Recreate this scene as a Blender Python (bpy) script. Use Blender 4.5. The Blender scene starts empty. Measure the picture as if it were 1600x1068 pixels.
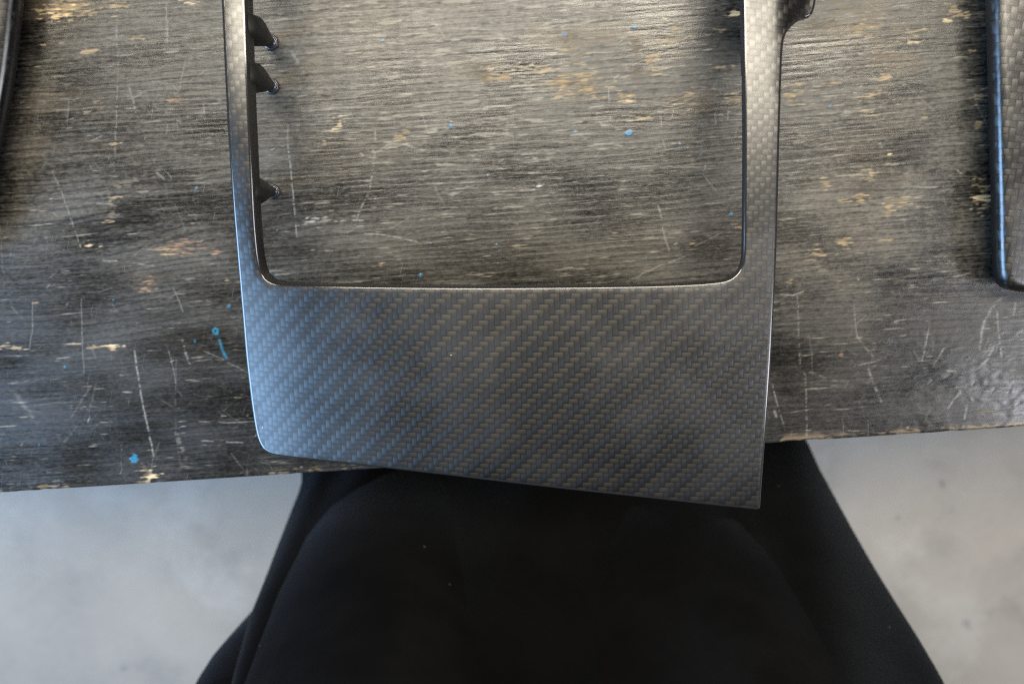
import bpy, bmesh, math, random
import numpy as np
from mathutils import Vector, Matrix
from mathutils.geometry import delaunay_2d_cdt

random.seed(4)
SC = bpy.context.scene
COL = SC.collection

# ------------------------------------------------------------------ camera
ZT = 0.90                       # height of the table top above the floor
CAM_H = 0.337                   # camera above the table top
LENS, SENSOR = 28.0, 36.0
TILT = math.radians(10.6)       # leaning back towards the photographer
F = LENS / SENSOR * 1600.0
cam_d = bpy.data.cameras.new('camera')
cam_d.lens = LENS; cam_d.sensor_width = SENSOR
cam_d.clip_start = 0.01; cam_d.clip_end = 60
cam_d.dof.use_dof = True
cam_d.dof.focus_distance = 0.318
cam_d.dof.aperture_fstop = 9.0
cam = bpy.data.objects.new('camera', cam_d)
cam.location = (0, 0, ZT + CAM_H)
cam.rotation_euler = (-TILT, 0, 0)
COL.objects.link(cam)
SC.camera = cam

# ------------------------------------------------------------------ world, lamps, exposure
w = bpy.data.worlds.new('World'); SC.world = w; w.use_nodes = True
bg = w.node_tree.nodes['Background']
bg.inputs[0].default_value = (1.0, 0.94, 0.85, 1); bg.inputs[1].default_value = 0.09

def area(name, loc, target, sx, sy, power, col):
    d = bpy.data.lights.new(name, 'AREA'); d.shape = 'RECTANGLE'
    d.size = sx; d.size_y = sy; d.energy = power; d.color = col
    o = bpy.data.objects.new(name, d); o.location = loc
    o.rotation_euler = (Vector(target) - Vector(loc)).to_track_quat('-Z', 'Y').to_euler()
    COL.objects.link(o)
    return o
area('ceiling_lamp', (0.02, 0.84, ZT + 2.3), (0.0, 0.3, ZT), 2.5, 0.5, 104, (1.0, 0.91, 0.75))
area('daylight_door', (-2.2, -0.92, ZT + 1.12), (0, -0.1, ZT + 0.25), 1.2, 1.40, 96, (0.36, 0.62, 1.0))
area('daylight_window', (1.95, -0.66, ZT + 1.72), (0, -0.1, ZT + 0.25), 0.5, 1.2, 24, (0.92, 0.93, 1.0))

vs = SC.view_settings
vs.view_transform = 'Standard'; vs.look = 'None'; vs.gamma = 1.0; vs.exposure = 0.0
vs.use_curve_mapping = False
SC.cycles.use_denoising = False
SC.cycles.max_bounces = 6
SC.cycles.filter_width = 1.3

# ------------------------------------------------------------------ helpers
CT, ST = math.cos(-TILT), math.sin(-TILT)
def at(px, py, h):
    """point h metres above the table top that is seen at photo position px, py"""
    dx, dy = (px - 800) / F, (534 - py) / F
    vy, vz = dy * CT + ST, dy * ST - CT
    t = (h - CAM_H) / vz
    return np.array([dx * t, vy * t])
def project(X, Y, h):
    Z = h - CAM_H
    yc = Y * CT + Z * ST; zc = -Y * ST + Z * CT
    return 800 + F * X / -zc, 534 - F * yc / -zc

def mesh_obj(name, verts, faces, mat, parent=None, smooth=True):
    me = bpy.data.meshes.new(name)
    me.from_pydata([tuple(map(float, v)) for v in verts], [], [tuple(map(int, f)) for f in faces])
    me.update()
    if smooth:
        me.polygons.foreach_set('use_smooth', [True] * len(me.polygons))
    if mat: me.materials.append(mat)
    o = bpy.data.objects.new(name, me); COL.objects.link(o)
    if parent: o.parent = parent
    return o
def bm_obj(name, bm, mat, parent=None, smooth=False):
    me = bpy.data.meshes.new(name); bm.to_mesh(me); bm.free()
    if smooth: me.polygons.foreach_set('use_smooth', [True] * len(me.polygons))
    me.materials.append(mat)
    o = bpy.data.objects.new(name, me); COL.objects.link(o)
    if parent: o.parent = parent
    return o
def empty(name, loc=(0, 0, 0)):
    o = bpy.data.objects.new(name, None); o.location = loc; o.empty_display_size = 0.05
    COL.objects.link(o); return o
def tag(o, label, cat, group=None):
    o['label'] = label; o['category'] = cat
    if group: o['group'] = group
    return o
def adopt(o, parent):
    """parent o without moving it"""
    o.parent = parent
    o.matrix_parent_inverse = Matrix.Translation(parent.location).inverted()

class NT:
    def __init__(s, name):
        s.m = bpy.data.materials.new(name); s.m.use_nodes = True
        s.t = s.m.node_tree; s.b = s.t.nodes['Principled BSDF']; s.out = s.t.nodes['Material Output']
    def n(s, typ, **kw):
        x = s.t.nodes.new(typ)
        for k, v in kw.items(): setattr(x, k, v)
        return x
    def l(s, a, b): s.t.links.new(a, b)
    def put(s, sock, v):
        if hasattr(v, 'is_linked') or isinstance(v, bpy.types.NodeSocket): s.l(v, sock)
        else: sock.default_value = v
    def math(s, op, a, b=None, c=None, clamp=False):
        x = s.n('ShaderNodeMath', operation=op, use_clamp=clamp)
        s.put(x.inputs[0], a)
        if b is not None: s.put(x.inputs[1], b)
        if c is not None: s.put(x.inputs[2], c)
        return x.outputs[0]
    def mix(s, fac, a, b, blend='MIX'):
        x = s.n('ShaderNodeMix', data_type='RGBA', blend_type=blend)
        s.put(x.inputs[0], fac); s.put(x.inputs[6], a); s.put(x.inputs[7], b)
        return x.outputs[2]
    def ramp(s, v, lo, hi, a=0.0, b=1.0):
        x = s.n('ShaderNodeMapRange', interpolation_type='SMOOTHSTEP')
        s.put(x.inputs[0], v); x.inputs[1].default_value = lo; x.inputs[2].default_value = hi
        x.inputs[3].default_value = a; x.inputs[4].default_value = b
        return x.outputs[0]
    def noise(s, vec, scale, detail=4, rough=0.55):
        x = s.n('ShaderNodeTexNoise'); s.l(vec, x.inputs['Vector'])
        x.inputs['Scale'].default_value = scale; x.inputs['Detail'].default_value = detail
        x.inputs['Roughness'].default_value = rough
        return x.outputs['Fac']
    def bump(s, h, strength, dist, normal=None):
        x = s.n('ShaderNodeBump'); s.l(h, x.inputs['Height'])
        x.inputs['Strength'].default_value = strength; x.inputs['Distance'].default_value = dist
        if normal: s.l(normal, x.inputs['Normal'])
        return x.outputs['Normal']
    def obj(s):
        return s.n('ShaderNodeTexCoord').outputs['Object']
    def scaled(s, v, sc):
        x = s.n('ShaderNodeVectorMath', operation='MULTIPLY'); s.l(v, x.inputs[0]); x.inputs[1].default_value = sc
        return x.outputs[0]

# ------------------------------------------------------------------ materials
def carbon(name, pitch, coat_rough=0.34, fibre=0.036, coat=1.0, rot=0.0):
    """2x2 twill of carbon tows under satin lacquer; each tow shines across its own fibres"""
    N = NT(name); b = N.b
    co = N.obj()
    if rot:
        r = N.n('ShaderNodeVectorRotate', rotation_type='Z_AXIS'); N.l(co, r.inputs['Vector'])
        r.inputs['Angle'].default_value = rot; co = r.outputs[0]
    wob = N.n('ShaderNodeTexNoise'); N.l(co, wob.inputs['Vector']); wob.inputs['Scale'].default_value = 60
    wob.inputs['Detail'].default_value = 1
    off = N.n('ShaderNodeVectorMath', operation='MULTIPLY_ADD'); N.l(wob.outputs['Color'], off.inputs[0])
    off.inputs[1].default_value = (0.0011, 0.0011, 0); N.l(co, off.inputs[2])
    sp = N.n('ShaderNodeSeparateXYZ'); N.l(off.outputs[0], sp.inputs[0])
    a = N.math('DIVIDE', sp.outputs[0], pitch); c = N.math('DIVIDE', sp.outputs[1], pitch)
    ia, ic = N.math('FLOOR', a), N.math('FLOOR', c)
    fa, fc = N.math('SUBTRACT', a, ia), N.math('SUBTRACT', c, ic)
    m = N.math('FLOORED_MODULO', N.math('ADD', N.math('SUBTRACT', ia, ic), 0.01), 4.0)
    m = N.math('FLOOR', m)
    weft = N.math('GREATER_THAN', m, 1.5)            # 0 = warp (runs along y), 1 = weft (runs along x)
    def across(f):
        t = N.math('SUBTRACT', N.math('MULTIPLY', f, 2.0), 1.0)
        t2 = N.math('MULTIPLY', t, t)
        return N.math('SUBTRACT', 1.0, t2)
    s_w = N.math('DIVIDE', N.math('ADD', N.math('SUBTRACT', 1.0, m), fc), 2.0)
    s_f = N.math('DIVIDE', N.math('ADD', N.math('SUBTRACT', m, 2.0), fa), 2.0)
    def mixf(x, y):
        k = N.n('ShaderNodeMix', data_type='FLOAT'); N.l(weft, k.inputs[0]); N.l(x, k.inputs[2]); N.l(y, k.inputs[3])
        return k.outputs[0]
    acr = mixf(across(fa), across(fc))
    along = N.math('POWER', N.math('SINE', N.math('MULTIPLY', mixf(s_w, s_f), math.pi), clamp=True), 0.55)
    hgt = N.math('MULTIPLY', N.math('ADD', N.math('MULTIPLY', acr, 0.45), 0.55), along)
    # fine filaments along each tow
    fw = N.noise(N.scaled(co, (6000, 500, 1)), 1.0, 2); ff = N.noise(N.scaled(co, (500, 6000, 1)), 1.0, 2)
    fil = mixf(fw, ff)
    dark = N.math('MULTIPLY', N.ramp(acr, 0.0, 0.5, 0.25, 1.0), N.ramp(along, 0.1, 0.8, 0.25, 1.0))
    val = N.math('MULTIPLY', dark, N.math('ADD', 0.75, N.math('MULTIPLY', fil, 0.5)))
    col = N.n('ShaderNodeCombineColor')
    for i, k in enumerate((1.0, 0.985, 0.96)):
        N.l(N.math('MULTIPLY', val, fibre * k), col.inputs[i])
    # sparse dust specks sitting on the lacquer
    vor = N.n('ShaderNodeTexVoronoi'); N.l(co, vor.inputs['Vector']); vor.inputs['Scale'].default_value = 130
    rnd = N.n('ShaderNodeSeparateColor'); N.l(vor.outputs['Color'], rnd.inputs[0])
    speck = N.math('MULTIPLY', N.math('LESS_THAN', vor.outputs['Distance'], 0.030), N.math('GREATER_THAN', rnd.outputs[0], 0.86))
    N.l(N.mix(speck, col.outputs[0], (0.7, 0.7, 0.7, 1)), b.inputs['Base Color'])
    N.l(N.math('SUBTRACT', 1.0, speck), b.inputs['Metallic'])
    b.inputs['Roughness'].default_value = 0.40
    b.inputs['Anisotropic'].default_value = 0.80
    tg = N.n('ShaderNodeMix', data_type='VECTOR')
    N.l(weft, tg.inputs[0]); tg.inputs[4].default_value = (1, 0, 0); tg.inputs[5].default_value = (0, 1, 0)
    N.l(tg.outputs[1], b.inputs['Tangent'])
    N.l(N.bump(hgt, 0.7, 0.00026), b.inputs['Normal'])
    b.inputs['Coat Weight'].default_value = coat
    smudge = N.noise(co, 45, 4)
    N.l(N.ramp(smudge, 0.3, 0.7, coat_rough - 0.05, coat_rough + 0.05), b.inputs['Coat Roughness'])
    b.inputs['Coat IOR'].default_value = 1.72
    return N.m

def plain(name, col, rough, spec=0.5, noise_scale=0, noise_amt=0.0):
    N = NT(name); b = N.b
    b.inputs['Roughness'].default_value = rough
    b.inputs['Specular IOR Level'].default_value = spec
    if noise_scale:
        f = N.noise(N.obj(), noise_scale, 4)
        c = N.mix(f, tuple(x * (1 - noise_amt) for x in col) + (1,), tuple(x * (1 + noise_amt) for x in col) + (1,))
        N.l(c, b.inputs['Base Color'])
        N.l(N.bump(f, 0.3, 0.0004), b.inputs['Normal'])
    else: b.inputs['Base Color'].default_value = tuple(col) + (1,)
    return N.m

M_CARBON = carbon('carbon_twill_satin', 0.00202)
M_CARBON_R = carbon('carbon_twill_coarse', 0.0026, 0.28, 0.045, 1.0, math.radians(4))
M_CARBON_L = carbon('carbon_twill_coarse_tilted', 0.0027, 0.26, 0.018, 0.8, math.radians(-6))
M_EDGE = plain('polished_lacquer_edge', (0.02, 0.02, 0.021), 0.14, 0.9)
M_BACK = plain('black_moulded_plastic', (0.012, 0.012, 0.012), 0.5, 0.4, 300, 0.3)
M_FOOT = plain('dark_metal_insert', (0.15, 0.155, 0.18), 0.30, 0.6); M_FOOT.node_tree.nodes['Principled BSDF'].inputs['Metallic'].default_value = 0.8
M_STEEL = plain('black_painted_steel', (0.03, 0.03, 0.03), 0.4, 0.5, 40, 0.3)

def make_table_mat():
    N = NT('worn_black_paint_on_wood'); b = N.b
    co = N.obj()
    at_c = N.n('ShaderNodeAttribute', attribute_name='paint')
    at_r = N.n('ShaderNodeAttribute', attribute_name='gloss')
    g = N.noise(N.scaled(co, (70, 2400, 400)), 1.0, 4, 0.65)
    g2 = N.noise(N.scaled(co, (420, 1500, 400)), 1.0, 3, 0.6)
    k = N.math('ADD', N.ramp(g, 0.25, 0.75, 0.86, 1.12), N.ramp(g2, 0.3, 0.7, -0.16, 0.16))
    c = N.mix(1.0, at_c.outputs['Color'], (1, 1, 1, 1), 'MULTIPLY')
    # web of hairline scuffs in the paint film
    web = None
    for ang, sx, sy, th in ((0.3, 90, 2600, .66), (1.2, 110, 3000, .67), (1.9, 80, 2700, .66), (2.6, 130, 2900, .68)):
        r = N.n('ShaderNodeVectorRotate', rotation_type='Z_AXIS'); N.l(co, r.inputs['Vector']); r.inputs['Angle'].default_value = ang
        f = N.ramp(N.noise(N.scaled(r.outputs[0], (sx, sy, 1)), 1.0, 2, 0.5), th, th + 0.09)
        web = f if web is None else N.math('MAXIMUM', web, f)
    web = N.math('MULTIPLY', web, N.ramp(N.noise(co, 38, 3), 0.42, 0.62, 0.03, 0.55))
    c = N.mix(web, c, (0.17, 0.17, 0.165, 1))
    vm = N.n('ShaderNodeVectorMath', operation='SCALE'); N.l(c, vm.inputs[0]); N.l(k, vm.inputs['Scale'])
    N.l(vm.outputs[0], b.inputs['Base Color'])
    N.l(N.math('ADD', at_r.outputs['Fac'], N.ramp(g2, 0.3, 0.7, -0.05, 0.05)), b.inputs['Roughness'])
    bp = N.n('ShaderNodeBump'); N.l(N.math('MULTIPLY', N.math('ADD', g, N.math('MULTIPLY', g2, 0.8)), at_c.outputs['Alpha']), bp.inputs['Height'])
    bp.inputs['Strength'].default_value = 0.5; bp.inputs['Distance'].default_value = 0.00009
    N.l(bp.outputs[0], b.inputs['Normal'])
    b.inputs['Specular IOR Level'].default_value = 0.55
    return N.m
M_TABLE = make_table_mat()

def make_concrete():
    N = NT('smooth_grey_concrete'); b = N.b; co = N.obj()
    a = N.noise(co, 2.2, 6, 0.6); f = N.noise(co, 9, 5, 0.6); d = N.noise(co, 70, 4)
    c = N.mix(N.ramp(a, 0.3, 0.7), (0.285, 0.252, 0.212, 1), (0.405, 0.362, 0.308, 1))
    c = N.mix(N.ramp(f, 0.30, 0.48, 0.35, 0), c, (0.20, 0.186, 0.17, 1))
    c = N.mix(N.math('MULTIPLY', d, 0.25), c, (0.42, 0.39, 0.36, 1))
    st = N.noise(co, 16, 2, 0.4)
    c = N.mix(N.ramp(st, 0.70, 0.78, 0, 0.7), c, (0.13, 0.13, 0.14, 1))
    c = N.mix(N.ramp(N.noise(co, 5, 5, 0.65), 0.52, 0.68, 0, 0.35), c, (0.50, 0.47, 0.43, 1))
    N.l(c, b.inputs['Base Color']); b.inputs['Roughness'].default_value = 0.6
    N.l(N.bump(d, 0.2, 0.001), b.inputs['Normal'])
    return N.m
M_CONCRETE = make_concrete()

def make_fabric(name, col, sheen):
    N = NT(name); b = N.b; co = N.obj()
    f = N.noise(co, 900, 3, 0.7); g = N.noise(co, 25, 4); kn = N.noise(N.scaled(co, (2200, 2200, 300)), 1.0, 2)
    c = N.mix(N.ramp(g, 0.3, 0.7), tuple(x * 0.7 for x in col) + (1,), tuple(x * 1.3 for x in col) + (1,))
    lint = N.n('ShaderNodeTexVoronoi'); N.l(co, lint.inputs['Vector']); lint.inputs['Scale'].default_value = 55
    r = N.n('ShaderNodeSeparateColor'); N.l(lint.outputs['Color'], r.inputs[0])
    sp = N.math('MULTIPLY', N.math('LESS_THAN', lint.outputs['Distance'], 0.035), N.math('GREATER_THAN', r.outputs[0], 0.8))
    c = N.mix(N.math('MULTIPLY', sp, 0.5), c, (0.25, 0.23, 0.2, 1))
    N.l(c, b.inputs['Base Color']); b.inputs['Roughness'].default_value = 0.95
    b.inputs['Specular IOR Level'].default_value = 0.08
    b.inputs['Sheen Weight'].default_value = sheen
    b.inputs['Sheen Roughness'].default_value = 0.35
    b.inputs['Sheen Tint'].default_value = (0.6, 0.75, 1, 1)  # blue of the side light put into the sheen colour
    N.l(N.bump(N.math('ADD', f, N.math('MULTIPLY', kn, 0.6)), 0.6, 0.0006), b.inputs['Normal'])
    return N.m
M_SHIRT = make_fabric('black_cotton_jersey', (0.0026, 0.0026, 0.0028), 0.055)
M_TROUSER = make_fabric('black_trouser_cloth', (0.003, 0.003, 0.0035), 0.05)
M_SHOE = plain('black_leather', (0.01, 0.01, 0.01), 0.4)
M_SOLE = plain('black_rubber', (0.015, 0.015, 0.015), 0.8)

# ------------------------------------------------------------------ floor
fl = mesh_obj('floor', [(-4, -4, 0), (4, -4, 0), (4, 4, 0), (-4, 4, 0)], [(0, 1, 2, 3)], M_CONCRETE, smooth=False)
fl['kind'] = 'structure'

# ------------------------------------------------------------------ table
eL, eR = at(0, 770, 0), at(1600, 667, 0)
U = (eR - eL) / np.linalg.norm(eR - eL); V = np.array([-U[1], U[0]])
ANG = math.atan2(U[1], U[0])
O2 = eL + 0.5 * np.linalg.norm(eR - eL) * U            # middle of the visible front edge
table = empty('work_table', (O2[0], O2[1], 0)); table.rotation_euler = (0, 0, ANG)
tag(table, 'worn black painted wooden work table with scratches and bare wood patches', 'table')

def build_top():
    SU, SV = 0.00042, 0.00026
    u0, u1, v0, v1 = -0.232, 0.232, 0.0, 0.218
    ud = np.arange(u0, u1, SU); vd = np.arange(v0 + 0.0012, v1, SV)
    nu, nv = len(ud), len(vd)
    rng = np.random.default_rng(11)
    ku = np.fft.fftfreq(nu, SU)[None, :]; kv = np.fft.fftfreq(nv, SV)[:, None]
    def noise(lu, lv):
        wn = rng.standard_normal((nv, nu))
        flt = np.exp(-2 * (math.pi ** 2) * ((ku * lu / 2) ** 2 + (kv * lv / 2) ** 2))
        r = np.fft.ifft2(np.fft.fft2(wn) * flt).real
        return (r - r.mean()) / r.std()
    def sm(x, a, b):
        t = np.clip((x - a) / (b - a), 0, 1); return t * t * (3 - 2 * t)
    UU, VV = np.meshgrid(ud, vd)
    X = O2[0] + UU * U[0] + VV * V[0]; Y = O2[1] + UU * U[1] + VV * V[1]
    PX, PY = project(X, Y, 0.0)
    def blob(cx, cy, rx, ry): return np.exp(-((PX - cx) / rx) ** 2 - ((PY - cy) / ry) ** 2)

    mm = 0.001
    n_big = noise(60 * mm, 40 * mm); n_mid = noise(18 * mm, 9 * mm)
    s_long = noise(24 * mm, 0.7 * mm); s_mid = noise(9 * mm, 0.55 * mm); s_short = noise(4.0 * mm, 0.5 * mm)
    s_fine = noise(1.8 * mm, 0.36 * mm)
    warp = noise(110 * mm, 16 * mm) * 0.7 + noise(30 * mm, 5 * mm) * 0.13
    ring = np.sin(2 * math.pi * (VV / (2.7 * mm) + warp + 3.2 * blob(60, 430, 190, 120)))
    ring2 = np.sin(2 * math.pi * (VV / (1.55 * mm) + 1.4 * warp + 0.4 * noise(14 * mm, 3 * mm)))
    iso = noise(2.2 * mm, 1.6 * mm); iso_f = noise(0.9 * mm, 0.6 * mm); iso_l = noise(7 * mm, 5 * mm)

    top_c = blob(720, 20, 470, 250)                                  # most abraded zone
    low_r = blob(1560, 590, 210, 130)
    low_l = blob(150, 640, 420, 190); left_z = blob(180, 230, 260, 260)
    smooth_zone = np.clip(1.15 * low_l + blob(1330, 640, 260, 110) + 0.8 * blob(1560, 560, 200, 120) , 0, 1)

    # relief (metres)
    H = (ring * 0.020 + ring2 * 0.012) * (1 - 0.65 * smooth_zone) + s_mid * 0.013 * (0.35 + top_c) * (1 - 0.7 * smooth_zone)
    H += s_long * 0.006 + iso * 0.008 * (1 + 2.6 * low_r) + iso_l * 0.03 * (0.4 + low_r)
    H *= 0.55

    # colours
    C = np.empty((nv, nu, 3)); C[:] = (0.030, 0.0282, 0.0250)
    tone = 1 + 0.22 * n_big + 0.30 * n_mid * 0.6 + (0.10 * s_long + 0.10 * s_mid + 0.12 * s_fine) * (1 - 0.5 * smooth_zone) + 0.14 * iso_f + 0.08 * iso
    ln1 = sm(ring + 0.25 * s_mid, 0.35, 1.15); ln2 = sm(ring2 + 0.25 * s_short, 0.5, 1.2)
    tone += (0.30 - (0.85 + 0.5 * left_z) * ln1 * np.clip(0.9 + 0.5 * n_mid, 0.2, 1.6) - 0.5 * ln2 * np.clip(0.8 - 0.7 * n_mid, 0, 1.6)) * (1 - 0.55 * smooth_zone)
    dust = np.clip(0.45 * left_z + 0.8 * top_c + 0.75 * blob(1390, 260, 190, 260) + 0.12, 0, 1.1) * (1 - 0.7 * smooth_zone)
    C *= np.clip(tone, 0.25, 2.6)[..., None]
    hz = np.clip(0.5 + 0.20 * s_mid + 0.20 * s_fine + 0.30 * n_mid - 0.45 * ln1 - 0.2 * ln2 + 0.25 + 0.25 * iso_f + 0.2 * iso_l, 0, 1.7) * dust
    C += hz[..., None] * np.array([0.045, 0.042, 0.0345])
    C *= (1 - 0.35 * np.clip(smooth_zone, 0, 1))[..., None]          # weaker light near the front edge, painted in as darker colour
    def over(mask, col):
        mask = np.clip(mask, 0, 1)[..., None]
        C[:] = C * (1 - mask) + np.asarray(col) * mask
    G = 0.325 + 0.05 * n_mid + 0.03 * s_mid + 0.05 * dust - 0.09 * low_r
    # brown worn-through stain fields
    stain = noise(16 * mm, 5 * mm) * 0.6 + s_long * 0.3 + noise(4 * mm, 1.6 * mm) * 0.45
    for cx, cy, rx, ry, k in ((930, 60, 95, 34, .9), (900, 130, 55, 22, .8), (1020, 75, 60, 45, .6), (1360, 40, 70, 45, .9),
                              (1270, 60, 60, 70, .55), (1390, 95, 40, 18, .8), (1240, 150, 35, 30, .6), (1070, 160, 35, 22, .7),
                              (760, 108, 60, 20, .55), (100, 15, 60, 22, .6), (300, 130, 60, 40, .35), (505, 215, 60, 60, .25),
                              (120, 190, 120, 70, .3), (1330, 240, 110, 120, .35), (275, 385, 60, 26, .55), (235, 430, 30, 25, .4)):
        bb = blob(cx, cy, rx * 1.15, ry * 1.15)
        over(sm(stain * 0.8 + 2.1 * bb, 1.2, 1.8) * sm(bb, 0.12, 0.4) * k * 0.6, (0.105, 0.082, 0.055))
    # dark un-abraded blotches in the rubbed zone; the broadest also holds a painted frame shadow
    for cx, cy, rx, ry in ((516, 60, 7, 28), (512, 100, 12, 28), (650, 105, 8, 14), (700, 70, 30, 7), (600, 125, 30, 6), (1110, 60, 60, 55),
                           (560, 90, 22, 8), (880, 20, 30, 8), (1000, 20, 40, 12), (620, 30, 6, 40), (1250, 195, 40, 6)):
        over(sm(1.9 * blob(cx, cy, rx, ry) + 0.25 * s_mid + 0.2 * iso, 0.8, 1.25) * 0.7, (0.040, 0.039, 0.036))
    # silvery bare fibres on the ridges
    sil = 0.75 * s_short + 0.55 * s_mid + 0.35 * s_fine + 0.3 * ring
    edge_r = blob(1290, 90, 90, 110)
    reg = -0.5 * left_z + 1.35 * top_c + 0.55 * blob(800, 300, 400, 160) + 0.05 * left_z + 0.9 * edge_r + 0.2 * blob(1400, 300, 220, 260) - 0.6 * blob(1110, 60, 70, 70)
    over(sm(sil + 0.85 * reg, 1.7, 3.3) * 0.45, (0.35, 0.325, 0.27))
    chip = noise(4.5 * mm, 0.45 * mm) * 0.9 + 0.5 * noise(6 * mm, 2.5 * mm)
    over(sm(chip + 0.30 * reg - 0.25 * smooth_zone, 3.0, 3.6) * 0.45, (0.40, 0.36, 0.29))
    # bare wood patches
    T1, T2, T3, T4 = (0.24, 0.18, 0.10), (0.46, 0.36, 0.22), (0.21, 0.12, 0.065), (0.095, 0.075, 0.050)
    P = [(100,15,38,15,T1),(90,24,14,8,T2),(195,8,22,5,T1),(295,3,12,4,T2),(325,13,14,4,T4),(68,71,5,4,T1),(142,81,9,5,T1),(150,158,11,2.2,T3),
         (215,58,12,3,T1),(182,225,8,2.5,T1),(197,287,20,9,T4),(178,309,10,3,T1),(178,332,7,6,T4),(143,384,16,3.6,T2),(280,385,28,10,T3),(262,392,14,5,T1),
         (325,391,14,4,T3),(272,157,7,2.4,T3),(280,142,5,8,T4),(172,346,8,3,T1),(20,543,18,4.5,T1),(160,542,30,3,T1),(178,541,14,3.2,T2),(127,637,10,3,T1),
         (232,440,11,6,T3),(226,448,8,5,T3),(55,473,6,3,T1),(368,619,9,2.5,T1),(230,742,13,22,T1),(238,748,9,12,T2),(80,764,9,4,T1),(90,755,10,5,T4),(355,437,3,3,T1),
         (528,194,7,9,T2),(625,213,8,5,T1),(632,203,5,3,T1),(505,222,7,3,T1),(508,150,12,5,T4),(510,156,10,4,T4),(766,111,10,7,T2),(790,119,14,7,T1),(760,124,8,5,T1),(750,113,22,12,T4),
         (590,413,10,3,T1),(508,345,34,4.5,(0.22,0.215,0.20)),(830,106,24,8,T1),(785,120,14,7,T1),(900,132,34,13,T1),(925,141,15,8,T1),(872,127,10,8,T1),(890,72,11,8,T1),(905,93,16,9,T1),
         (895,60,10,10,T4),(978,152,15,8,T1),(973,156,8,4,T2),(1068,158,17,17,T4),(1072,150,9,10,T1),(1146,156,14,13,T1),(1132,108,14,7,T1),(1132,51,16,5,T1),(1147,20,8,6,T2),
         (1056,41,15,9,T1),(1044,62,30,5,T1),(1019,99,8,13,T1),(998,113,12,12,T4),(1002,183,14,3,T1),(1087,249,9,5,T4),(1089,381,6,4,T1),(866,167,9,4,T1),(994,79,9,15,T4),(1155,355,8,2.5,T3),
         (803,292,3,3,T1),(840,290,7,3,(0.5,0.48,0.42)),(1428,52,14,9,T1),(1422,63,8,5,T2),(1380,92,22,11,T4),(1365,155,20,9,T1),(1383,121,8,5,T1),(1335,112,14,11,T4),(1237,153,12,10,T1),
         (1447,183,5,4,T1),(1359,266,11,3,T1),(1359,280,10,3,T1),(1290,286,9,9,T1),(1346,309,9,7,T1),(1316,316,18,3.2,T1),(1402,317,15,7,T1),(1388,328,5,5,T1),(1320,376,9,9,T1),(1280,395,9,4,T1),
         (1533,298,13,18,T1),(1533,307,13,5,T2),(1533,148,11,8,T1),(1528,193,5,6,T1),(1492,17,16,9,T1),(1480,34,9,4,T2),(1535,335,5,4,T1),(1391,375,10,3,T1),(1515,77,6,4,T1),(1535,28,8,12,T4),
         (1236,439,5,3,T1),(1541,644,13,4,T4),(1315,554,2.5,5,T3),(1260,406,11,2,T1),(1390,242,4,3,T2),(1240,33,9,4,T1),(1475,125,14,3,T4),(1365,180,5,3,T1),(1300,131,16,3,T1),
         (1245,130,14,2.5,T1),(1340,45,20,8,T1),(1285,40,30,10,T4),(1392,60,20,12,T4)]
    rag = 0.26 * s_short + 0.30 * s_fine + 0.20 * iso_f + 0.20 * s_mid + 0.15 * iso
    for cx, cy, rx, ry, col in P:
        sel = (np.abs(PX - cx) < rx * 2.6) & (np.abs(PY - cy) < ry * 2.6)
        if not sel.any(): continue
        r = np.sqrt(((PX[sel] - cx) / rx) ** 2 + ((PY[sel] - cy) / ry) ** 2)
        k = sm(1.05 - r + rag[sel] * 1.1, 0.0, 0.8) * 0.74
        cc = np.asarray(col)[None] * np.clip(0.85 + 0.30 * s_fine[sel] + 0.26 * s_mid[sel], 0.25, 1.6)[:, None]
        C[sel] = C[sel] * (1 - k[:, None]) + cc * k[:, None]
        H[sel] -= k * 0.00006 * 1000 * 1.0
        G[sel] += 0.22 * k
    # scratches
    rj = np.random.default_rng(8)
    def draw(pts, wpx, strength, col=(0.34, 0.34, 0.325), depth=0.03, gaps=0.0, soft=1.0):
        q = [at(a, b, 0.0) - O2 for a, b in pts]
        q = [np.array([p @ U, p @ V]) for p in q]
        ws = wpx * 0.255 * mm
        qq = [q[0]]
        for a, b in zip(q[:-1], q[1:]):
            n = max(1, int(np.linalg.norm(b - a) / 0.0022))
            for t in range(1, n + 1):
                j = rj.normal(0, 0.00011, 2) if (t < n and n > 2) else 0.0
                qq.append(a + (b - a) * t / n + j)
        q = qq; strength = strength * 0.68
        for a, b in zip(q[:-1], q[1:]):
            lo = np.minimum(a, b) - 4 * ws; hi = np.maximum(a, b) + 4 * ws
            i0, i1 = np.searchsorted(ud, [lo[0], hi[0]]); j0, j1 = np.searchsorted(vd, [lo[1], hi[1]])
            if i1 <= i0 or j1 <= j0: continue
            su, sv = UU[j0:j1, i0:i1], VV[j0:j1, i0:i1]
            d = b - a; L2 = max(d @ d, 1e-12)
            t = np.clip(((su - a[0]) * d[0] + (sv - a[1]) * d[1]) / L2, 0, 1)
            dist = np.hypot(su - a[0] - t * d[0], sv - a[1] - t * d[1])
            k = np.exp(-(dist / ws) ** 2) * strength
            if gaps: k = k * sm(s_short[j0:j1, i0:i1] + 0.5 * iso[j0:j1, i0:i1], gaps - 0.8, gaps + 0.5)
            k = np.clip(k, 0, 1)
            C[j0:j1, i0:i1] = C[j0:j1, i0:i1] * (1 - k[..., None]) + np.asarray(col) * k[..., None]
            H[j0:j1, i0:i1] -= depth * k
    W = 1.15
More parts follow.
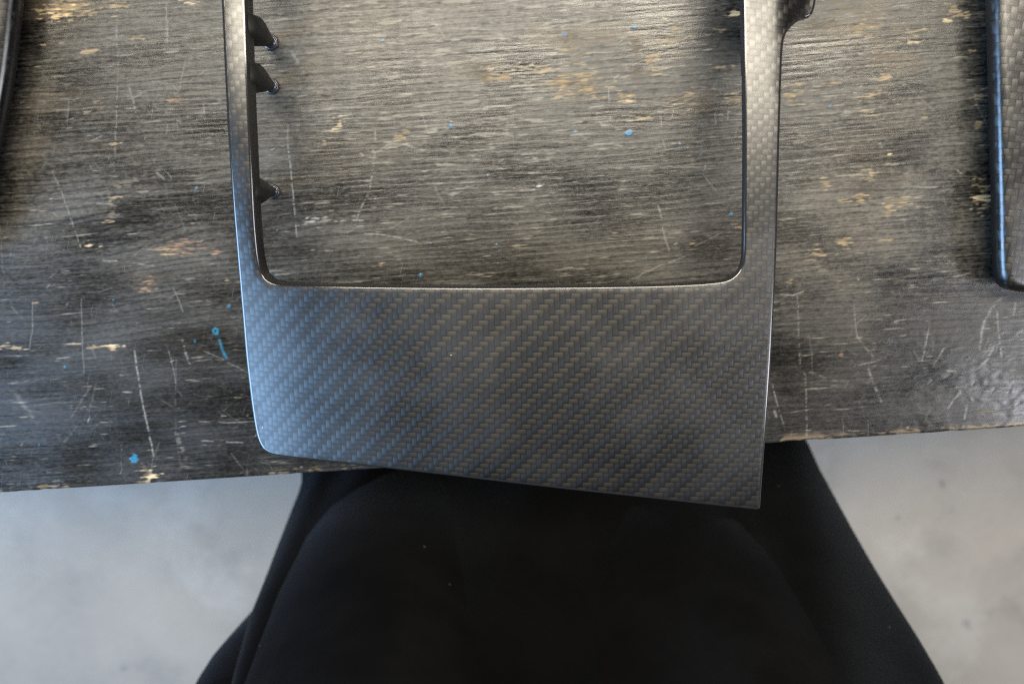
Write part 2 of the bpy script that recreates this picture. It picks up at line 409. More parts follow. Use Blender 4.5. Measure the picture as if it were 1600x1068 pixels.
    S = [([(183,30),(183,78),(185,100),(182,190),(178,268)],.9,.40,.1),([(197,118),(206,150),(214,182)],.9,.5,-.2),([(260,4),(262,66)],.8,.45,0),([(82,268),(98,305),(110,340),(126,386)],.9,.45,-.1),
         ([(245,270),(256,279)],1.6,.55,-1),([(262,270),(268,278)],1.0,.4,-1),([(142,220),(160,212)],.8,.5,-1),([(200,155),(220,148)],.8,.4,-1),([(262,195),(260,210)],.8,.4,-1),([(290,95),(284,120),(280,140)],.9,.35,0),
         ([(265,128),(278,142)],.9,.4,0),([(293,158),(292,180),(302,212)],1.0,.35,.3),([(315,155),(322,190)],.9,.4,.2),([(210,546),(215,582),(221,621),(231,668),(240,712)],1.2,.72,-.6),([(285,531),(290,552),(297,570)],1.5,.5,-.2),
         ([(262,542),(269,568),(275,600)],.9,.35,-.2),([(270,449),(279,468),(286,487)],.9,.4,0),([(127,467),(128,512),(131,582)],.8,.35,0),([(51,471),(51,509),(46,545)],.8,.35,0),([(161,407),(200,409),(240,415)],1.1,.6,-.4),
         ([(311,658),(350,660),(399,659)],.9,.5,-.3),([(354,690),(379,691)],.9,.7,-1),([(315,688),(333,689)],.9,.5,-1),([(318,548),(348,561),(387,582)],.9,.40,-.6),([(300,565),(330,561),(350,563)],.8,.4,-.2),
         ([(142,602),(126,628),(112,651)],1.8,.16,-.5),([(150,600),(140,640),(100,690)],1.4,.14,-.5),([(22,613),(40,636),(56,660)],3.5,.16,-.6),([(277,677),(283,697),(290,716)],3.0,.34,.1),([(275,560),(274,680),(283,730)],1.2,.15,-.2),
         ([(450,228),(455,270),(458,300),(461,335),(464,371)],1.0,.75,-.6),([(450,195),(450,228)],1.2,.3,0),([(587,198),(583,236)],1.0,.6,.1),([(586,240),(578,295),(560,335),(555,350)],1.1,.55,.25),([(570,365),(600,367),(650,376)],1.1,.65,-.8),
         ([(605,226),(630,225),(670,238)],1.3,.55,-.5),([(592,236),(604,227)],1.2,.5,-.5),([(690,300),(740,290)],.9,.4,0),([(610,355),(640,365)],.8,.35,-.3),([(560,400),(597,402)],1.0,.5,-.6),([(650,378),(680,380)],1.0,.6,-.6),
         ([(490,388),(520,392)],1.0,.5,-.3),([(455,80),(475,112)],2.2,.35,.2),([(615,180),(617,200)],.7,.4,-.5),([(655,165),(670,208)],.7,.3,0),([(675,30),(695,58)],1.3,.4,.2),([(700,20),(715,40)],1.3,.4,.2),([(690,205),(712,195)],.8,.45,-.5),
         ([(980,440),(1030,415),(1078,398)],.9,.5,-.3),([(1085,385),(1128,363)],.9,.45,-.4),([(1035,355),(1040,375),(1046,392)],1.0,.5,0),([(1028,320),(1034,340)],1.2,.5,0),([(1036,220),(1039,232)],.8,.5,-1),([(1098,272),(1120,300)],.8,.4,0),
         ([(825,235),(840,252)],.9,.4,-.2),([(930,245),(940,232)],.7,.35,-.5),([(1032,180),(1034,198)],.7,.5,-1),([(1052,172),(1050,184)],.7,.5,-1),([(1117,178),(1119,195)],.7,.4,-1),([(1138,172),(1137,187)],.8,.5,-1),([(951,138),(952,160)],.7,.5,-1),
         ([(1246,462),(1248,520),(1250,572),(1259,587),(1260,640),(1261,686)],1.0,.42,-.05),([(1220,460),(1240,461),(1255,455)],1.0,.8,-1,),([(1334,475),(1339,525),(1350,540),(1364,556)],1.0,.42,-.1),([(1339,505),(1353,493)],1.0,.35,-.1),
         ([(1384,559),(1362,566),(1341,570)],1.0,.45,-.3),([(1357,577),(1366,600),(1377,627)],1.6,.45,.05),([(1452,511),(1447,535),(1441,562)],1.2,.42,-.1),([(1477,541),(1468,556),(1459,571)],1.2,.45,-.3),
         ([(1564,466),(1548,484),(1538,502),(1534,520),(1531,545)],2.0,.42,-.5),([(1557,482),(1561,520),(1565,562)],1.3,.40,-.4),([(1587,472),(1584,492)],1.6,.4,-.5),([(1502,613),(1492,622),(1482,637)],1.2,.45,-.3),
         ([(1511,633),(1508,650),(1505,667)],1.7,.5,-.3),([(1207,600),(1211,618),(1216,636)],1.0,.55,-.6),([(1216,636),(1221,652),(1227,671)],.9,.4,-.4),([(1236,644),(1270,638),(1305,630)],.8,.35,-.4),([(1210,642),(1213,650)],1.8,.7,-1),
         ([(1259,597),(1340,594),(1410,590)],3.0,.10,-.3),([(1259,608),(1340,601),(1390,588)],2.0,.10,-.3),([(1500,590),(1530,575),(1545,560)],1.4,.35,-.4),([(1540,565),(1552,545),(1556,535)],1.4,.4,-.5),
         ([(1300,555),(1245,577)],.8,.25,-.2),([(1250,575),(1290,590)],1.2,.3,.1),([(1220,285),(1280,245)],.9,.3,.2),([(1230,80),(1275,68)],1.5,.55,.1),([(1235,92),(1265,82)],1.4,.5,.1),([(1225,115),(1300,108)],1.4,.4,.3)]
    for s in S:
        pts, wp, k, gp = s
        draw(pts, wp * W, k, gaps=gp if gp > -1 else 0.0)
    for pts, wp, k in (([(1308,634),(1340,650),(1370,669)],1.0,.5),([(640,0),(645,60),(655,130)],1.6,.35),([(1372,640),(1388,672)],1.0,.5),([(1390,655),(1450,656)],1.0,.6),
                       ([(1100,60),(1040,80),(985,115),(935,130)],.8,.6),([(1240,70),(1290,66),(1340,62)],1.2,.6),([(270,70),(330,64)],1.4,.6),([(265,130),(345,133)],1.3,.6),([(300,100),(306,80)],1.2,.5)):
        draw(pts, wp * W, k, (0.008, 0.008, 0.008), depth=0.035)
    r2 = random.Random(5)
    for i in range(420):
        x, y = r2.uniform(0, 1600), r2.uniform(-10, 760)
        L = r2.choice((8, 14, 22, 34, 60)) * r2.uniform(.6, 1.3); a = r2.gauss(1.45, 0.55) if r2.random() < .6 else r2.gauss(-0.15, 0.35)
        bend = r2.uniform(-.3, .3)
        x2, y2 = x + L * .5 * math.cos(a), y + L * .5 * math.sin(a)
        draw([(x, y), (x2, y2), (x2 + L * .5 * math.cos(a + bend), y2 + L * .5 * math.sin(a + bend))], r2.uniform(.6, 1.0) * W, r2.uniform(.06, .24),
             gaps=r2.choice((0.0, 0.2, -0.4)), depth=0.015)
    for i in range(130):                                            # small nicks
        x, y = r2.uniform(0, 1600), r2.uniform(-10, 750)
        L = r2.uniform(2, 9); a = r2.gauss(-0.1, 0.5)
        draw([(x, y), (x + L * math.cos(a), y + L * math.sin(a))], r2.uniform(.7, 1.3), r2.uniform(.25, .7), (0.48, 0.45, 0.40), gaps=-0.6)
    for i in range(50):                                             # dents that catch the window at lower right
        x, y = r2.gauss(1510, 75), r2.gauss(590, 60)
        L = r2.uniform(4, 13); a = r2.gauss(-0.6, 0.5)
        draw([(x, y), (x + L * math.cos(a), y + L * math.sin(a))], r2.uniform(1.4, 2.8), .22, (0.10, 0.10, 0.10), depth=r2.choice((-0.22, 0.18)))
    draw([(1452,570),(1460,580),(1468,588),(1478,597),(1489,603),(1505,602),(1521,600),(1541,603),(1570,602),(1605,602)], 1.7, 1.25, (0.006, 0.006, 0.006), depth=0.008)
    # blue paint specks
    B = [(209,716,6.5,6),(102,572,2.6,2.6),(305,533,2.2,2.8),(62,694,2,2),(307,294,2.6,2),(598,64,4,3),(704,197,3.5,6),(762,274,2.8,2.6),(673,380,3,3),(657,430,3,3),(776,382,2,2),(430,430,2.4,2),(433,362,1.6,4),
         (990,43,5,3),(982,207,8,4),(899,207,3,3),(1142,334,3,3),(1010,402,2.6,2.6),(1062,224,2.4,2.4),(883,53,4,2.4),(1298,166,2.8,2.8),(358,479,3,4),(370,467,1.6,1.6),(210,434,1.8,1.8),(390,746,1.6,1.6),(177,468,1.5,1.5)]
    for cx, cy, rx, ry in B:
        rx, ry = rx * 0.85, ry * 0.85
        sel = (np.abs(PX - cx) < rx * 2.5) & (np.abs(PY - cy) < ry * 2.5)
        r = np.sqrt(((PX[sel] - cx) / rx) ** 2 + ((PY[sel] - cy) / ry) ** 2)
        k = sm(1.15 - r + 0.22 * iso_f[sel] + 0.15 * iso[sel], 0, 0.6) * (0.9 if rx > 4 else 0.7)
        C[sel] = C[sel] * (1 - k[:, None]) + np.array([0.02, 0.20, 0.37]) * k[:, None]
        H[sel] += 0.12 * k
    BL = (0.02, 0.22, 0.38)
    draw([(334,520),(333,516),(336,513),(340,515),(340,519),(337,521),(340,522)], 1.7, .95, BL, -0.1)
    draw([(343,531),(347,545)], 1.9, .95, BL, -0.1); draw([(348,548),(351,553),(354,559)], 2.1, .95, BL, -0.1)
    # front edge rubbed back to wood
    e = noise(9 * mm, 30 * mm) * 0.7 + noise(2 * mm, 30 * mm) * 0.4
    rim = np.exp(-((VV - 0.0016) / (0.0011 + 0.0004 * e)) ** 2)
    side = -0.7 + 1.4 * sm(PX, 1150, 1260) + 0.6 * blob(80, 765, 60, 40) + 0.7 * blob(520, 735, 130, 30)
    over(rim * sm(e + side + 0.5 * s_short + 0.5 * s_fine, 0.2, 1.3) * 0.6, (0.22, 0.165, 0.10))
    G = np.clip(G, 0.2, 0.8)
    H = H * mm

    # assemble: dense window inside a coarse top, rounded nose, underside
    ue = np.concatenate([np.linspace(-0.80, u0 - 0.006, 26), ud, np.linspace(u1 + 0.006, 0.80, 26)])
    ve = np.concatenate([vd, np.linspace(vd[-1] + 0.006, 0.70, 24)])
    iu = np.concatenate([np.arange(26) * 37 % nu, np.arange(nu), np.arange(26) * 41 % nu])
    iv = np.concatenate([np.arange(nv), (nv - 1 - np.arange(24) * 17 % nv)])
    Zc = H[np.ix_(iv, iu)]; Cc = C[np.ix_(iv, iu)]; Gc = G[np.ix_(iv, iu)]
    outu = np.ones(len(ue)); outu[:26] = 0; outu[-26:] = 0
    outv = np.ones(len(ve)); outv[-24:] = 0
    Zc = Zc * outu[None, :] * outv[:, None]
    g1, g2 = np.meshgrid(ue, ve)
    # nose rows (front): profile in (v, z)
    rr = 0.0012
    nose = [(rr - rr * math.sin(t), -rr + rr * math.cos(t)) for t in np.linspace(math.pi / 2, 0.0, 5)[:-1]]
    nose = [(0.0, -0.026), (0.0, -0.012)] + nose
    back = [(0.70, -0.026), (0.0, -0.026)]
    rows_v = np.concatenate([np.tile([n[0] for n in nose], (len(ue), 1)).T, g2, np.tile([n[0] for n in back], (len(ue), 1)).T])
    rows_z = np.concatenate([np.tile([n[1] for n in nose], (len(ue), 1)).T, Zc, np.tile([n[1] for n in back], (len(ue), 1)).T])
    chips = np.interp(ue, ud, 0.0003 * np.clip(e[0], 0, 2))
    rows_v[1:len(nose)] += chips[None, :]
    rows_u = np.tile(ue, (rows_v.shape[0], 1))
    nr, nc = rows_v.shape
    cn = np.concatenate([np.repeat(Cc[:1] * 0.8 + 0.01, len(nose), 0), Cc, np.repeat(Cc[-1:], 2, 0)])
    gn = np.concatenate([np.repeat(Gc[:1], len(nose), 0), Gc, np.repeat(Gc[-1:], 2, 0)])
    Rl = (1 - 0.75 * smooth_zone)[np.ix_(iv, iu)]
    rn = np.concatenate([np.repeat(Rl[:1], len(nose), 0), Rl, np.repeat(Rl[-1:], 2, 0)])
    co = np.stack([rows_u, rows_v, ZT + rows_z], -1).reshape(-1, 3).astype(np.float32)
    idx = np.arange(nr * nc).reshape(nr, nc)
    q = np.stack([idx[:-1, :-1], idx[:-1, 1:], idx[1:, 1:], idx[1:, :-1]], -1).reshape(-1, 4)
    me = bpy.data.meshes.new('tabletop')
    me.vertices.add(len(co)); me.vertices.foreach_set('co', co.ravel())
    me.loops.add(q.size); me.loops.foreach_set('vertex_index', q.ravel().astype(np.int32))
    me.polygons.add(len(q)); me.polygons.foreach_set('loop_start', (np.arange(len(q)) * 4).astype(np.int32))
    me.polygons.foreach_set('loop_total', np.full(len(q), 4, np.int32))
    me.polygons.foreach_set('use_smooth', np.ones(len(q), bool))
    a = me.attributes.new('paint', 'FLOAT_COLOR', 'POINT')
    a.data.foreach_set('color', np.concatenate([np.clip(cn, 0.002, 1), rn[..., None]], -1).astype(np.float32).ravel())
    b = me.attributes.new('gloss', 'FLOAT', 'POINT'); b.data.foreach_set('value', gn.astype(np.float32).ravel())
    me.update(calc_edges=True); me.validate()
    me.materials.append(M_TABLE)
    o = bpy.data.objects.new('tabletop', me); COL.objects.link(o); o.parent = table
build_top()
def box(bm, x0, x1, y0, y1, z0, z1, bev=0.003):
    r = bmesh.ops.create_cube(bm, size=1.0)
    for v in r['verts']:
        v.co = Vector(((x0 + x1) / 2 + v.co.x * (x1 - x0), (y0 + y1) / 2 + v.co.y * (y1 - y0), (z0 + z1) / 2 + v.co.z * (z1 - z0)))
    bmesh.ops.bevel(bm, geom=list({e for v in r['verts'] for e in v.link_edges}), offset=bev, segments=2, affect='EDGES')
for sx in (-0.74, 0.74):
    for vy in (0.05, 0.65):
        bm = bmesh.new(); box(bm, sx - 0.025, sx + 0.025, vy - 0.025, vy + 0.025, 0.0, ZT - 0.0262)
        bm_obj('leg', bm, M_STEEL, table)

# ------------------------------------------------------------------ carbon trim pieces
def spline(pts, step=0.0014, closed=True):
    p = np.array(pts, float); n = len(p); out = []
    for i in range(n):
        p0, p1, p2, p3 = p[(i - 1) % n], p[i], p[(i + 1) % n], p[(i + 2) % n]
        d = max(np.linalg.norm(p2 - p1), 1e-9)
        k = max(2, int(d / 0.0004))
        t = np.linspace(0, 1, k, endpoint=False)[:, None]
        # centripetal-like tangents limited by the segment length
        m1 = (p2 - p0) / (np.linalg.norm(p2 - p1) + np.linalg.norm(p1 - p0)) * d
        m2 = (p3 - p1) / (np.linalg.norm(p3 - p2) + np.linalg.norm(p2 - p1)) * d
        out.append((2*t**3-3*t**2+1)*p1 + (t**3-2*t**2+t)*m1 + (-2*t**3+3*t**2)*p2 + (t**3-t**2)*m2)
    q = np.concatenate(out); q = np.vstack([q, q[:1]])
    s = np.concatenate([[0], np.cumsum(np.linalg.norm(np.diff(q, axis=0), axis=1))])
    m = int(s[-1] / step); tt = np.linspace(0, s[-1], m, endpoint=False)
    return np.stack([np.interp(tt, s, q[:, 0]), np.interp(tt, s, q[:, 1])], 1)
def inside(pts, poly):
    x, y = pts[:, 0], pts[:, 1]; r = np.zeros(len(pts), bool); j = np.roll(poly, 1, 0)
    for (xi, yi), (xj, yj) in zip(poly, j):
        if yi == yj: continue
        r ^= ((yi > y) != (yj > y)) & (x < (xj - xi) * (y - yi) / (yj - yi) + xi)
    return r
def signed_area(p): return 0.5 * np.sum(p[:, 0] * np.roll(p[:, 1], -1) - np.roll(p[:, 0], -1) * p[:, 1])
def inward(loop, hole):
    """unit normals pointing into the material"""
    t = np.roll(loop, -1, 0) - np.roll(loop, 1, 0); t /= np.linalg.norm(t, axis=1)[:, None] + 1e-12
    n = np.stack([-t[:, 1], t[:, 0]], 1)
    if signed_area(loop) < 0: n = -n
    if hole: n = -n
    for _ in range(1):
        n = (np.roll(n, 1, 0) + 2 * n + np.roll(n, -1, 0)); n /= np.linalg.norm(n, axis=1)[:, None]
    return n

def panel(name, loops, zfun, depthfun, rim, lip, thick, mat, mat_back, parent, grid=0.003, segs=4):
    """sheet with rounded rims and a turned-down flange; loops[0] is the outline, the others are openings"""
    NN = [inward(l, i > 0) for i, l in enumerate(loops)]
    ins = [l + n * rim for l, n in zip(loops, NN)]
    lo, hi = loops[0].min(0), loops[0].max(0)
    gx, gy = np.meshgrid(np.arange(lo[0], hi[0], grid), np.arange(lo[1], hi[1], grid))
    g = np.stack([gx.ravel(), gy.ravel()], 1)
    ok = inside(g, ins[0])
    for h in ins[1:]: ok &= ~inside(g, h)
    g = g[ok]
    allb = np.concatenate(ins)
    d = np.min(np.linalg.norm(g[:, None, :] - allb[None], axis=2), axis=1) if len(g) * len(allb) < 4e7 else np.array([np.min(np.linalg.norm(allb - p, axis=1)) for p in g])
    g = g[d > grid * 0.45]
    V2 = [Vector(p) for p in np.concatenate([allb, g])]
    E = []; base = 0
    for l in ins:
        n = len(l); E += [(base + i, base + (i + 1) % n) for i in range(n)]; base += n
    rv, re, rf, ov, oe, of = delaunay_2d_cdt(V2, E, [], 0, 1e-9)
    rv = np.array([tuple(v) for v in rv]); tri = np.array([f for f in rf if len(f) == 3])
    cen = rv[tri].mean(1)
    ok = inside(cen, ins[0])
    for h in ins[1:]: ok &= ~inside(cen, h)
    tri = tri[ok]
    o_first = {}
    for k, src in enumerate(ov):
        for s in src: o_first[s] = k
    verts = [(x, y, zfun(x, y)) for x, y in rv]; faces = [tuple(t) for t in tri]; mats = [0] * len(faces)
    a = rv[tri[0]]
    if np.cross(a[1] - a[0], a[2] - a[0]) < 0: pass
    nb = len(verts)
    verts += [(x, y, zfun(x, y) - thick) for x, y in rv]
    faces += [tuple(reversed(t + nb)) for t in tri]; mats += [1] * len(tri)
    base = 0
    for l, n, i_ in zip(loops, NN, ins):
        m = len(l)
        prev = [o_first[base + i] for i in range(m)]; low = [o_first[base + i] + nb for i in range(m)]
        base += m
        rings = []
        for s in range(1, segs + 1):
            t = s / segs * math.pi / 2
            rings.append((rim * (1 - math.sin(t)), rim * (1 - math.cos(t)), False, 0))
        rings += [(0.0, 1.0, True, 0 if lip > 0 else 0), (0.0011, 1.0, True, 1)]
        ccw = (signed_area(l) > 0) == (l is loops[0])
        for off, drop, is_dep, mi in rings:
            cur = []
            for i in range(m):
                p = l[i] + n[i] * off
                z = zfun(*i_[i]) - (depthfun(*l[i]) if is_dep else drop)
                cur.append(len(verts)); verts.append((p[0], p[1], z))
            for i in range(m):
                j = (i + 1) % m
                f = (prev[i], cur[i], cur[j], prev[j])
                faces.append(f); mats.append(1 if is_dep else (2 if mat is M_CARBON else 0))
            prev = cur
        for i in range(m):
            j = (i + 1) % m
            faces.append((prev[i], low[i], low[j], prev[j])); mats.append(1)
    o = mesh_obj(name, verts, faces, mat, parent)
    o.data.materials.append(mat_back); o.data.materials.append(M_EDGE)
    o.data.polygons.foreach_set('material_index', mats)
    bm = bmesh.new(); bm.from_mesh(o.data); bmesh.ops.recalc_face_normals(bm, faces=bm.faces); bm.to_mesh(o.data); bm.free()
    o.data.update()
    return o

# --- the frame in the middle
ZP = 0.042
outer_px = [(338,-150),(342,-70),(345,0),(348,65),(351,130),(354,190),(358,250),(364,330),(370,400),(377,480),(384,560),(391,620),(397,662),(401,681),(406,694),(413,704),(424,710.5),(440,714),
            (500,720.5),(560,727),(630,735),(700,743),(800,755),(900,766.5),(1000,777),(1090,787),(1150,793.2),(1178,796),(1184.5,796.6),(1187.8,795),(1188.6,788),
            (1191,756),(1196,690),(1203,600),(1209,500),(1214,400),(1217,300),(1219.5,200),(1222,110),(1223.5,78),(1226.5,58),(1232,47.5),(1242,37),(1254,30.5),(1266,26),(1271.5,19),(1275,5),(1279,-20),(1282,-60),(1280,-110),(1270,-150),(1240,-168),(1100,-175),(700,-178),(400,-172),(352,-166)]
inner_px = [(381,-60),(384,0),(387,94),(391,190),(394.8,273),(398.4,346),(402.5,392),(405,408),(408,421),(413.5,432),(424,439.5),(438,442.8),(470,444),(540,445.5),(640,446.8),(800,447.3),(1000,445),(1080,442.2),(1118,439.3),(1136,436),(1147,430),(1155,421.5),(1159,411),(1160.8,398),(1161.5,380),
            (1162.3,300),(1162.5,200),(1161.5,100),(1160,0),(1158,-70),(1154,-95),(1140,-108),(1100,-112),(700,-114),(440,-110),(400,-104),(386,-90)]
xl, xr = at(400, 600, ZP)[0], at(1200, 600, ZP)[0]
ear = at(1222, 30, ZP)
yb = at(800, 790, ZP)[1]
y_hi, y_lo = at(800, 60, ZP)[1], at(800, 640, ZP)[1]
y_top = at(800, 350, ZP)[1]
def tw(y):
    t = min(1.0, max(0.0, (y_hi - y) / (y_hi - y_lo))); return 0.08 + 0.92 * t * t * (3 - 2 * t)
def z_frame(x, y):
    z = ZT + ZP
    d = max(0.0, (xl + 0.100) - x); z -= 0.5 * d * d * 2.25 * tw(y)
    d = max(0.0, x - (xr - 0.05)); z -= 0.5 * d * d * 0.8
    d = max(0.0, (yb + 0.06) - y); z -= 0.5 * d * d * 1.6
    d = max(0.0, y - y_top); z -= 0.5 * d * d * 1.05
    if y > ear[1] - 0.025:
        d = max(0.0, x - ear[0] + 0.001); z -= min(0.5 * d * d * 110, 0.009)
    return z
def on_frame(px, py):
    p = at(px, py, ZP)
    for _ in range(6): p = at(px, py, z_frame(*p) - ZT)
    return p
outer = spline([on_frame(a, b) for a, b in outer_px]); inner = spline([on_frame(a, b) for a, b in inner_px])
def d_frame(x, y):
    t = min(1.0, max(0.0, (x - xl) / (xr - xl)))
    is_in = at(364, 0, ZP)[0] < x < at(1170, 0, ZP)[0] and y > at(800, 455, ZP)[1]
    if is_in: return 0.0082 * (1 - t) + 0.0028 * t
    return 0.0024
frame = empty('console_trim', (0, at(800, 600, 0)[1], ZT))
tag(frame, 'large satin carbon fibre console trim frame with rectangular opening, overhanging the table edge', 'console trim')
frame['kind'] = 'thing'
body = panel('frame_panel', [outer, inner], z_frame, d_frame, 0.0011, 1, 0.0020, M_CARBON, M_BACK, None)
adopt(body, frame)

def lathe(name, prof, mat, parent, loc, n=28):
    v, f = [], []
    for r, z in prof:
        for k in range(n):
            a = 2 * math.pi * k / n; v.append((loc[0] + r * math.cos(a), loc[1] + r * math.sin(a), loc[2] + z))
    for i in range(len(prof) - 1):
        for k in range(n):
            f.append((i * n + k, i * n + (k + 1) % n, (i + 1) * n + (k + 1) % n, (i + 1) * n + k))
    f.append(tuple(reversed(range(n)))); f.append(tuple((len(prof) - 1) * n + k for k in range(n)))
    o = mesh_obj(name, v, f, mat); adopt(o, parent); return o
def boss(px, py, ro, rt, tall):
    c = at(px, py, 0.001)
    ztop = z_frame(c[0] - 0.004, c[1]) - ZT - 0.0016
    o = lathe('screw_boss', [(rt * .55, 0.0022), (rt * .72, 0.0040), (ro * 1.15, 0.024), (ro, 0.029), (ro * .9, ztop)], M_BACK, frame, (c[0], c[1], ZT))
    r = rt * 1.05
    ft = lathe('boss_foot', [(r * .5, 0.0001), (r * .9, 0.0002), (r, 0.0007), (r, 0.0014), (r * .93, 0.0020), (r * .80, 0.0022), (r * .76, 0.0017), (r * .62, 0.0017), (r * .58, 0.0025), (r * .3, 0.0025)], M_FOOT, frame, (c[0], c[1], ZT))
    ft.parent = o; ft.matrix_parent_inverse = Matrix.Identity(4)
    return o
boss(423, 66, 0.0049, 0.0030, 0)
boss(424, 134.5, 0.0049, 0.0030, 0)
boss(427, 298.5, 0.0045, 0.0027, 0)
# posts under the cross bar beyond the top of the photo
for p in ((560, -142), (1060, -142)):
    c = at(p[0], p[1], ZP)
    zt = z_frame(c[0], c[1]) - ZT - 0.0018
    lathe('screw_boss', [(0.0028, 0.0001), (0.003, 0.002), (0.0055, zt)], M_BACK, frame, (c[0], c[1], ZT))

# --- neighbours cut by the left and right border of the photo
def pad(name, label, px_pts, hz, rim, depth, mat, feet):
    lp = spline([at(a, b, hz) for a, b in px_pts])
    cx, cy = lp.mean(0)
    root = empty(name, (cx, cy, ZT)); tag(root, label, 'trim piece'); root['kind'] = 'thing'
    p = panel('shell', [lp], lambda x, y: ZT + hz, lambda x, y: depth, rim, 1, rim + 0.0015, mat, M_BACK, None, grid=0.005, segs=7)
    adopt(p, root)
    for fx, fy in feet:
        c = at(fx, fy, hz)
        lathe('screw_boss', [(0.003, 0.0001), (0.0034, 0.002), (0.0045, hz - rim - 0.0012)], M_BACK, root, (c[0], c[1], ZT))
pad('trim_piece', 'carbon fibre trim piece with rounded blue-lit edge at the right border of the photo',
    [(1552,-150),(1554,-60),(1556,0),(1558,80),(1560,160),(1562,240),(1564,320),(1565,380),(1566,415),(1568,434),(1573,446),(1585,454),(1605,458),(1660,462),(1760,466),(1830,462),(1850,440),(1856,380),(1850,0),(1846,-120),(1830,-160),(1780,-175),(1600,-175),(1562,-168)],
    0.017, 0.0040, 0.0068, M_CARBON_R, [(1680, -80), (1680, 380), (1790, 150)])
pad('trim_strip', 'dark carbon fibre trim strip with slanted edge in the top left corner of the photo',
    [(34,-120),(27,-60),(20,0),(13,70),(4,135),(-8,200),(-22,262),(-40,330),(-60,385),(-75,410),(-120,405),(-150,370),(-160,300),(-140,100),(-120,-80),(-100,-150),(-60,-172),(0,-170),(34,-155)],
    0.015, 0.0050, 0.0070, M_CARBON_L, [(-60, -60), (-80, 160), (-100, 320)])

# ------------------------------------------------------------------ person standing at the table, black clothes
person = empty('person', (0.0, -0.33, 0.0))
tag(person, 'person in loose black shirt and black trousers standing close to the table edge', 'person')
LPX = [(470,740),(462,765),(447,800),(427,850),(409,900),(393,945),(382,975),(370,1030),(360,1068),(352,1110),(335,1170),(315,1240),(300,1320)]
RPX = [(1238,690),(1258,705),(1272,730),(1288,765),(1314,805),(1335,835),(1361,872),(1400,930),(1438,990),(1464,1035),(1482,1068),(1500,1110),(1535,1170),(1570,1240),(1600,1320)]
def curve_x(tab, y): return float(np.interp(y, [p[1] for p in tab], [p[0] for p in tab]))
def smst(t): t = min(1, max(0, t)); return t * t * (3 - 2 * t)
def shirt(name, mat, ltab, rtab, zlo, zhi, front, half, fold, nz=90, na=160, pw=2.05, parent=None):
    vs_, fs = [], []
    for k in range(nz + 1):
        z = zlo + (zhi - zlo) * k / nz
        h = z - ZT
        fy, b = front(z), half(z)
        cy = -(fy + b)
        # the silhouette is taken where the side of the body turns away
        _, row = project(0.2, cy + 0.25 * b, h)
        row = min(row, 1320.0)
        l, r = at(curve_x(ltab, row), row, h)[0], at(curve_x(rtab, row), row, h)[0]
        if h > -0.02:
            kk = smst((h + 0.02) / 0.25); l = l * (1 - kk) - 0.20 * kk; r = r * (1 - kk) + 0.20 * kk
        cx, a = (l + r) / 2, (r - l) / 2
        if z > 1.26:                                        # shoulders round in to the collar
            q = math.sqrt(max(0.0, 1 - ((z - 1.26) / 0.17) ** 2)); a = max(a * q, 0.065); b = max(b * (0.5 + 0.5 * q), 0.06)
        for j in range(na):
            t = 2 * math.pi * j / na
            c, s = math.cos(t), math.sin(t)
            x = cx + a * math.copysign(abs(c) ** (2 / pw), c); y = cy + b * math.copysign(abs(s) ** (2 / pw), s)
            d = fold(x, z, s) if s > -0.3 else 0.0
            vs_.append((x, y + d, z))
    for k in range(nz):
        for j in range(na):
            fs.append((k * na + j, k * na + (j + 1) % na, (k + 1) * na + (j + 1) % na, (k + 1) * na + j))
    fs.append(tuple(nz * na + j for j in range(na)))
    o = mesh_obj(name, vs_, fs, mat); adopt(o, person); return o
rs = np.random.default_rng(3)
ph = rs.uniform(0, 6.28, 12); am = rs.uniform(0.4, 1, 12)
def fold_main(x, z, s):
    t = (z - 0.55) / 0.35                                   # 0 low .. 1 near table height
    xs = -0.040 - 0.030 * t                                 # fold that splits the front in two
    d = 0.011 * smst((x - xs + 0.02) / 0.045)
    d += 0.006 * math.exp(-((x - (0.178 - 0.03 * t)) / 0.008) ** 2) * smst(t * 1.2 - 0.1)
    d += 0.009 * math.exp(-((x + 0.150 + 0.03 * t) / 0.016) ** 2)
    for i in range(6):
        d += 0.0042 * am[i] * math.sin((18 + 11 * i) * x + (6 + 3 * i) * z + ph[i])
    return d * smst((s + 0.3) / 0.6)
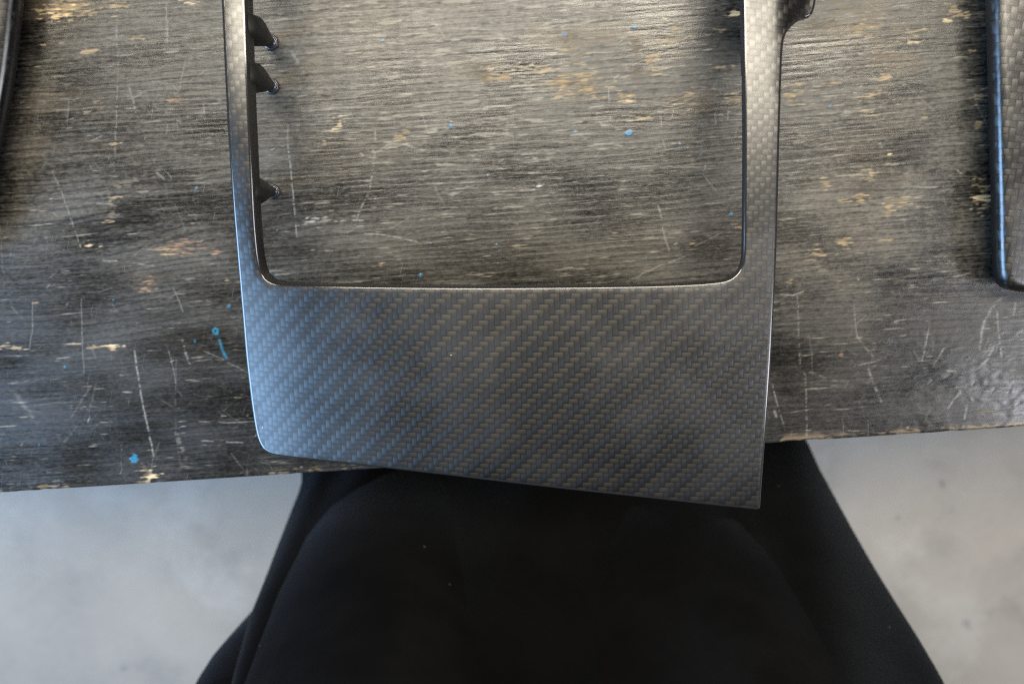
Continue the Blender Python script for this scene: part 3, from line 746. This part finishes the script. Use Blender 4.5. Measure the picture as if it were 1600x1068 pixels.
shirt('shirt', M_SHIRT, LPX, RPX, 0.42, 1.42, lambda z: 0.160 + 0.100 * smst((z - 0.42) / 0.5) + 0.03 * smst((z - 0.95) / 0.3),
      lambda z: 0.060 + 0.045 * smst((z - 0.7) / 0.4), fold_main)
L2 = [(520,740),(500,800),(470,850),(438,897),(408,935),(362,986),(322,1032),(300,1068),(285,1100),(270,1170),(262,1250),(258,1320)]
R2 = [(1000,690),(1000,1320)]
def fold_tail(x, z, s):
    return 0.003 * math.sin(45 * x + 14 * z) * smst((s + 0.3) / 0.6)
shirt('shirt_tail', M_SHIRT, L2, R2, 0.40, 0.78, lambda z: 0.275 + 0.02 * smst((z - 0.5) / 0.4), lambda z: 0.05, fold_tail, nz=50, na=90, pw=2.2)
# trousers and shoes below the shirt
def tube(name, rings, mat, n=28):
    v, f = [], []
    for (x, y, z, rx, ry) in rings:
        for k in range(n):
            a = 2 * math.pi * k / n; v.append((x + rx * math.cos(a), y + ry * math.sin(a), z))
    for i in range(len(rings) - 1):
        for k in range(n):
            f.append((i * n + k, i * n + (k + 1) % n, (i + 1) * n + (k + 1) % n, (i + 1) * n + k))
    f.append(tuple(reversed(range(n)))); f.append(tuple((len(rings) - 1) * n + k for k in range(n)))
    o = mesh_obj(name, v, f, mat); adopt(o, person); return o
for s in (-1, 1):
    x0 = 0.02 + s * 0.11
    tube('trouser_leg', [(x0, -0.285, 0.045, .062, .075), (x0, -0.285, 0.10, .064, .072), (x0, -0.282, 0.30, .074, .078), (x0, -0.278, 0.48, .082, .072), (x0 - s * .01, -0.282, 0.70, .085, .068), (x0 - s * .02, -0.30, 0.90, .08, .075)], M_TROUSER)
    sh = tube('shoe', [(x0, -0.245, 0.012, .046, .135), (x0, -0.245, 0.035, .047, .136), (x0, -0.255, 0.06, .044, .118), (x0, -0.275, 0.085, .042, .082), (x0, -0.288, 0.11, .042, .055)], M_SHOE)
    so = tube('sole', [(x0, -0.245, 0.0005, .048, .138), (x0, -0.245, 0.012, .049, .139)], M_SOLE)
    so.parent = sh; so.matrix_parent_inverse = Matrix.Identity(4)
